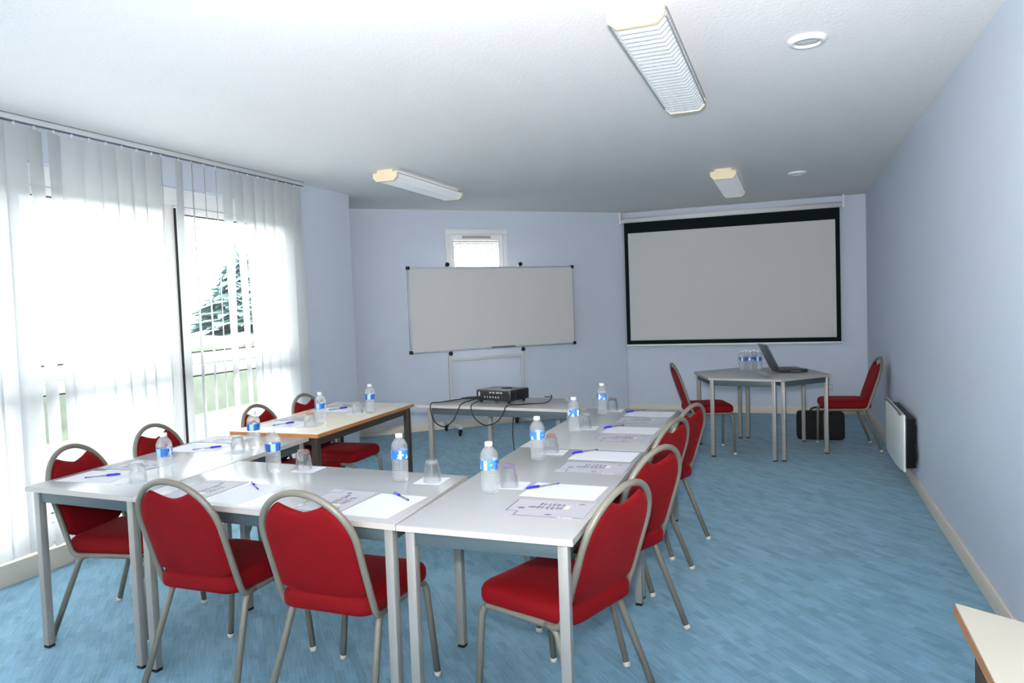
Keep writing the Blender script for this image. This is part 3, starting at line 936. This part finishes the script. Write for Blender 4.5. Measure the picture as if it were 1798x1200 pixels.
# ------------------------------------------------------------------ ceiling fittings
def ceiling_lamp(label, xc, y0, y1, louvre):
    t = thing('ceiling_lamp', label, 'lamp', (xc, (y0 + y1) / 2, CZ), 0, 'fluorescent ceiling lamps')
    L = (y1 - y0) / 2
    sec = lambda k, dz=0: [(-.072 * k, 0), (-.078 * k, -.022), (-.116 * k, -.026), (-.116 * k, -.066 + dz), (-.082 * k, -.098 + dz), (.082 * k, -.098 + dz), (.116 * k, -.066 + dz), (.116 * k, -.026), (.078 * k, -.022), (.072 * k, 0)]
    TX = Matrix.Rotation(radians(90), 4, 'X')
    MB().box(-.07, .07, -L + .01, L - .01, -.024, 0).build('mounting_base', M['white'], t)
    for sgn in (-1, 1):
        cap = MB().prism([(x, z) for x, z in sec(1)], sgn * (L - .035) if sgn < 0 else L - .035, -L if sgn < 0 else L, TX)
        # the prism axis is -y after the turn: near cap sits at +
        cap.build('end_cap', M['cream'], t, .004)
    if louvre:
        MB().prism(sec(.96, .004), -L + .03, L - .03, TX).build('reflector', M['louvre'], t)
        n = 28
        bl = MB()
        for k in range(1, n):
            y = -L + .035 + (2 * L - .07) * k / n
            bl.prism(sec(.985, .001), y - .004, y + .004, TX)
        bl.build('louvre_blades', M['blade'], t)
        rl = MB()
        for sg in (-1, 1):
            rl.box(sg * .117 - .003, sg * .117 + .003, -L + .03, L - .03, -.068, -.06)
            rl.box(sg * .117 - .003, sg * .117 + .003, -L + .03, L - .03, -.032, -.024)
        rl.build('side_rail', M['blade'], t)
    else:
        MB().prism(sec(.96, .004), -L + .03, L - .03, TX).build('diffuser', M['diffuser'], t)
        rl = MB()
        for sg in (-1, 1):
            rl.box(sg * .112 - .003, sg * .112 + .003, -L + .03, L - .03, -.034, -.028)
        rl.build('side_rail', M['blade'], t)
    return t
ceiling_lamp('louvred fluorescent ceiling lamp nearest the camera, with cream end', -.562, 2.955, 4.45, True)
ceiling_lamp('fluorescent ceiling lamp on the left, above the wood-edged table', -3.19, 5.44, 6.77, False)
ceiling_lamp('small-looking fluorescent ceiling lamp in front of the projection screen', -.562, 7.0, 8.36, False)
for (x, y, lb) in ((.09, 3.745, 'round white ceiling vent to the right of the near lamp'), (.075, 7.645, 'round white ceiling vent to the right of the far lamp')):
    t = thing('ceiling_vent', lb, 'vent', (x, y, CZ), 0, 'round ceiling vents')
    MB().lathe([(.055, -.012), (.06, -.022), (.078, -.02), (.088, -.006), (.088, 0)], 32, cap=False).build('ring', M['white'], t)
    MB().lathe([(.0, -.010), (.05, -.010), (.056, -.006), (.056, 0)], 28, cap=False).build('disc', M['offwhite'], t)

# ------------------------------------------------------------------ wall heater and sockets
ht = thing('wall_heater', 'white electric panel heater low on the right wall', 'heater', (XR, 6.42, 0))
n = 12; rs = []
pn = MB()
ys0, ys1, hz0, hz1 = -.47, .56, .148, .568
out = []
for k in range(n + 1):
    t_ = k / n; y = ys0 + (ys1 - ys0) * t_
    bulge = .024 * (1 - (2 * t_ - 1) ** 4)
    out.append((y, -.100 - bulge))
poly = [(x, y) for y, x in out] + [(-.085, ys1), (-.085, ys0)]
pn.prism(poly, hz0, hz1)
pn.build('front_panel', M['heater'], ht, .006)
MB().box(-.118, -.10, ys0 + .05, ys1 - .05, hz1 - .012, hz1 - .001 + .003).build('outlet_slot', M['shade_trim'], ht)
MB().prism(rounded([(-.085, ys0 + .02), (-.012, ys0 + .05), (-.012, ys1 - .06), (-.085, ys1 - .03)], .01), .17, .535).build('rear_box', M['black'], ht, .006)
MB().box(-.013, 0, ys0 + .10, ys1 - .10, .22, .48).build('wall_bracket', M['black'], ht)
MB().tube(catmull([(-.03, ys0 + .05, .36), (-.02, ys0 - .01, .33), (-.018, ys0 - .015, .25), (-.03, ys0 + .03, .19)]), .006, 8).build('power_cord', M['black'], ht)
for (x, z, lb) in ((.42, .335, 'grey wall socket low on the back wall beside the right chair'),):
    t = thing('wall_socket', lb, 'socket', (x, YB, z), 0)
    MB().box(-.04, .04, -.012, 0, -.04, .04).build('plate', M['socket'], t, .004)
    MB().lathe([(.024, 0), (.024, -.002), (.02, .008), (.0, .009)], 20, M=Matrix.Translation((0, -.012, 0)) @ Matrix.Rotation(radians(90), 4, 'X')).build('outlet', M['offwhite'], t)

# ------------------------------------------------------------------ outside
struct(MB().box(-60, -4.6, -30, 60, -.35, -.3).build('ground', M['grass']))
def conifer(label, x, y, h, r, seed):
    rnd = random.Random(seed)
    t = thing('conifer_tree', label, 'tree', (x, y, -.3), rnd.uniform(0, 6), 'garden conifers')
    MB().tube([(0, 0, 0), (.02, 0, h * .5), (0, 0, h * .95)], [.16, .09, .02], 8).build('trunk', M['bark'], t)
    f = MB()
    nl = 34
    for k in range(nl):
        t_ = k / nl; z = h * (.08 + .9 * t_); rr_ = r * (1 - t_) ** .8 + .08
        m = 18
        for j in range(m):
            a = 2 * pi * (j + rnd.random() * .6) / m; q = rr_ * rnd.uniform(.7, 1.1); wd = q * .28
            d = Vector((cos(a), sin(a), 0)); sd = Vector((-sin(a), cos(a), 0))
            z += h * rnd.uniform(-.02, .02); top = Vector((0, 0, z + h * .045)); tip = d * q + Vector((0, 0, z - h * .03 * rnd.uniform(.2, 2.4)))
            mid = d * q * .55 + Vector((0, 0, z + h * .01))
            v = [f.bm.verts.new(p) for p in (top, mid + sd * wd, tip, mid - sd * wd, mid - Vector((0, 0, .12)))]
            f.face([v[0], v[1], v[2]]); f.face([v[0], v[2], v[3]]); f.face([v[1], v[4], v[2]]); f.face([v[2], v[4], v[3]])
    f.build('foliage', M['leafage'], t, recalc=False)
conifer('pale green conifer seen through the open blind slats', -15.5, 17.6, 3.9, 2.2, 4)
conifer('second garden conifer partly hidden by the blind, right of the first', -15.5, 22.4, 4.3, 2.2, 9)
hg = MB(); rnd = random.Random(5)
ring = []
for i in range(41):
    y = -2 + i * .8
    row = []
    for j in range(9):
        a = pi * j / 8
        row.append((-11.2 + (.9 + rnd.uniform(-.14, .14)) * cos(a), y + rnd.uniform(-.2, .2), -.3 + (1.35 + rnd.uniform(-.2, .2)) * sin(a) ** .6))
    ring.append(row)
hg.rings(ring, cap=False, closed=False, smooth=False)
tag(hg.build('hedge', M['hedge'], recalc=False), 'low clipped garden hedge outside the left windows', 'hedge')
hs = thing('house', 'pale neighbouring house barely visible through the blind', 'house', (-46, 34, -2.6))
MB().box(-3, 3, -4.5, 4.5, 0, 3.0).build('wall', M['render'], hs)
MB().prism([(-3.3, 2.95), (3.3, 2.95), (0, 4.9)], -4.8, 4.8, Matrix.Rotation(radians(90), 4, 'X')).build('roof', M['roof_tile'], hs)
for y in (-2.6, 0, 2.6):
    MB().box(2.98, 3.04, y - .5, y + .5, 1.0, 2.2).build('window', M['lcd'], hs)

# ------------------------------------------------------------------ light
wd = bpy.data.worlds.new('sky'); SC.world = wd; wd.use_nodes = True
bgn = wd.node_tree.nodes['Background']
bgn.inputs['Color'].default_value = (.98, .985, 1, 1)
bgn.inputs['Strength'].default_value = 11.5
def portal(name, loc, rot, sx_, sy_):
    l = bpy.data.lights.new(name, 'AREA'); l.shape = 'RECTANGLE'; l.size = sx_; l.size_y = sy_
    l.cycles.is_portal = True
    o = bpy.data.objects.new(name, l); link(o); o.location = loc; o.rotation_euler = rot
portal('window_portal', (XL - .32, (WY0 + WY1) / 2, (WZ0 + WZ1) / 2), (0, radians(-90), 0), WZ1 - WZ0, WY1 - WY0)
pc = AP0 + AU * ((SX0 + SX1) / 2) + Vector((-AU.y, AU.x, 0)) * .27
portal('small_window_portal', (pc.x, pc.y, (SZ0 + SZ1) / 2), (radians(-90), 0, AROT), SX1 - SX0, SZ1 - SZ0)
# the photographer's flash gun above the lens: one burst off the wall behind the camera, one forwards into the room
def flash(name, loc, aim, e, ang, blend, size):
    l = bpy.data.lights.new(name, 'SPOT'); l.energy = e; l.spot_size = radians(ang); l.spot_blend = blend
    l.shadow_soft_size = size; l.color = (1, .97, .94)
    o = bpy.data.objects.new(name, l); link(o); o.location = loc
    o.rotation_euler = Vector(aim).to_track_quat('-Z', 'Y').to_euler()
flash('bounce_flash', (-.3, -.25, 1.66), (-.5, -1.9, .45), 1250, 120, .9, .05)
flash('forward_flash', (-.03, .04, 1.63), (-1.5, 4.8, 1.35), 600, 100, 1.0, .04)

# ------------------------------------------------------------------ camera
cam = bpy.data.cameras.new('camera'); co = bpy.data.objects.new('camera', cam); link(co)
def camR(f=1280, vp=(1389, 519), vv=(1875, 27691)):
    d = Vector((vv[0] - 899, vv[1] - 600, f)).normalized()
    yy = Vector((vp[0] - 899, vp[1] - 600, f)).normalized()
    yy = (yy - d * yy.dot(d)).normalized()
    zz = -d; xx = yy.cross(zz)
    return xx, yy, zz
xx, yy, zz = camR()
# rows of world-from-camera rotation; camera image axes are x right, y down, z forward
Rw = Matrix((xx, yy, zz))
right = Rw @ Vector((1, 0, 0)); up = Rw @ Vector((0, -1, 0)); back = Rw @ Vector((0, 0, -1))
Mx = Matrix.Identity(4)
for i in range(3):
    Mx[i][0] = right[i]; Mx[i][1] = up[i]; Mx[i][2] = back[i]
Mx.translation = (0, 0, 1.46)
co.matrix_world = Mx
cam.sensor_fit = 'HORIZONTAL'; cam.sensor_width = 36; cam.lens = 36 * 1280 / 1798
cam.clip_start = .05; cam.clip_end = 200
SC.camera = co
vs = SC.view_settings
SC.display_settings.display_device = 'sRGB'
vs.view_transform = 'Standard'; vs.look = 'None'; vs.exposure = .38; vs.gamma = 1; vs.use_curve_mapping = False
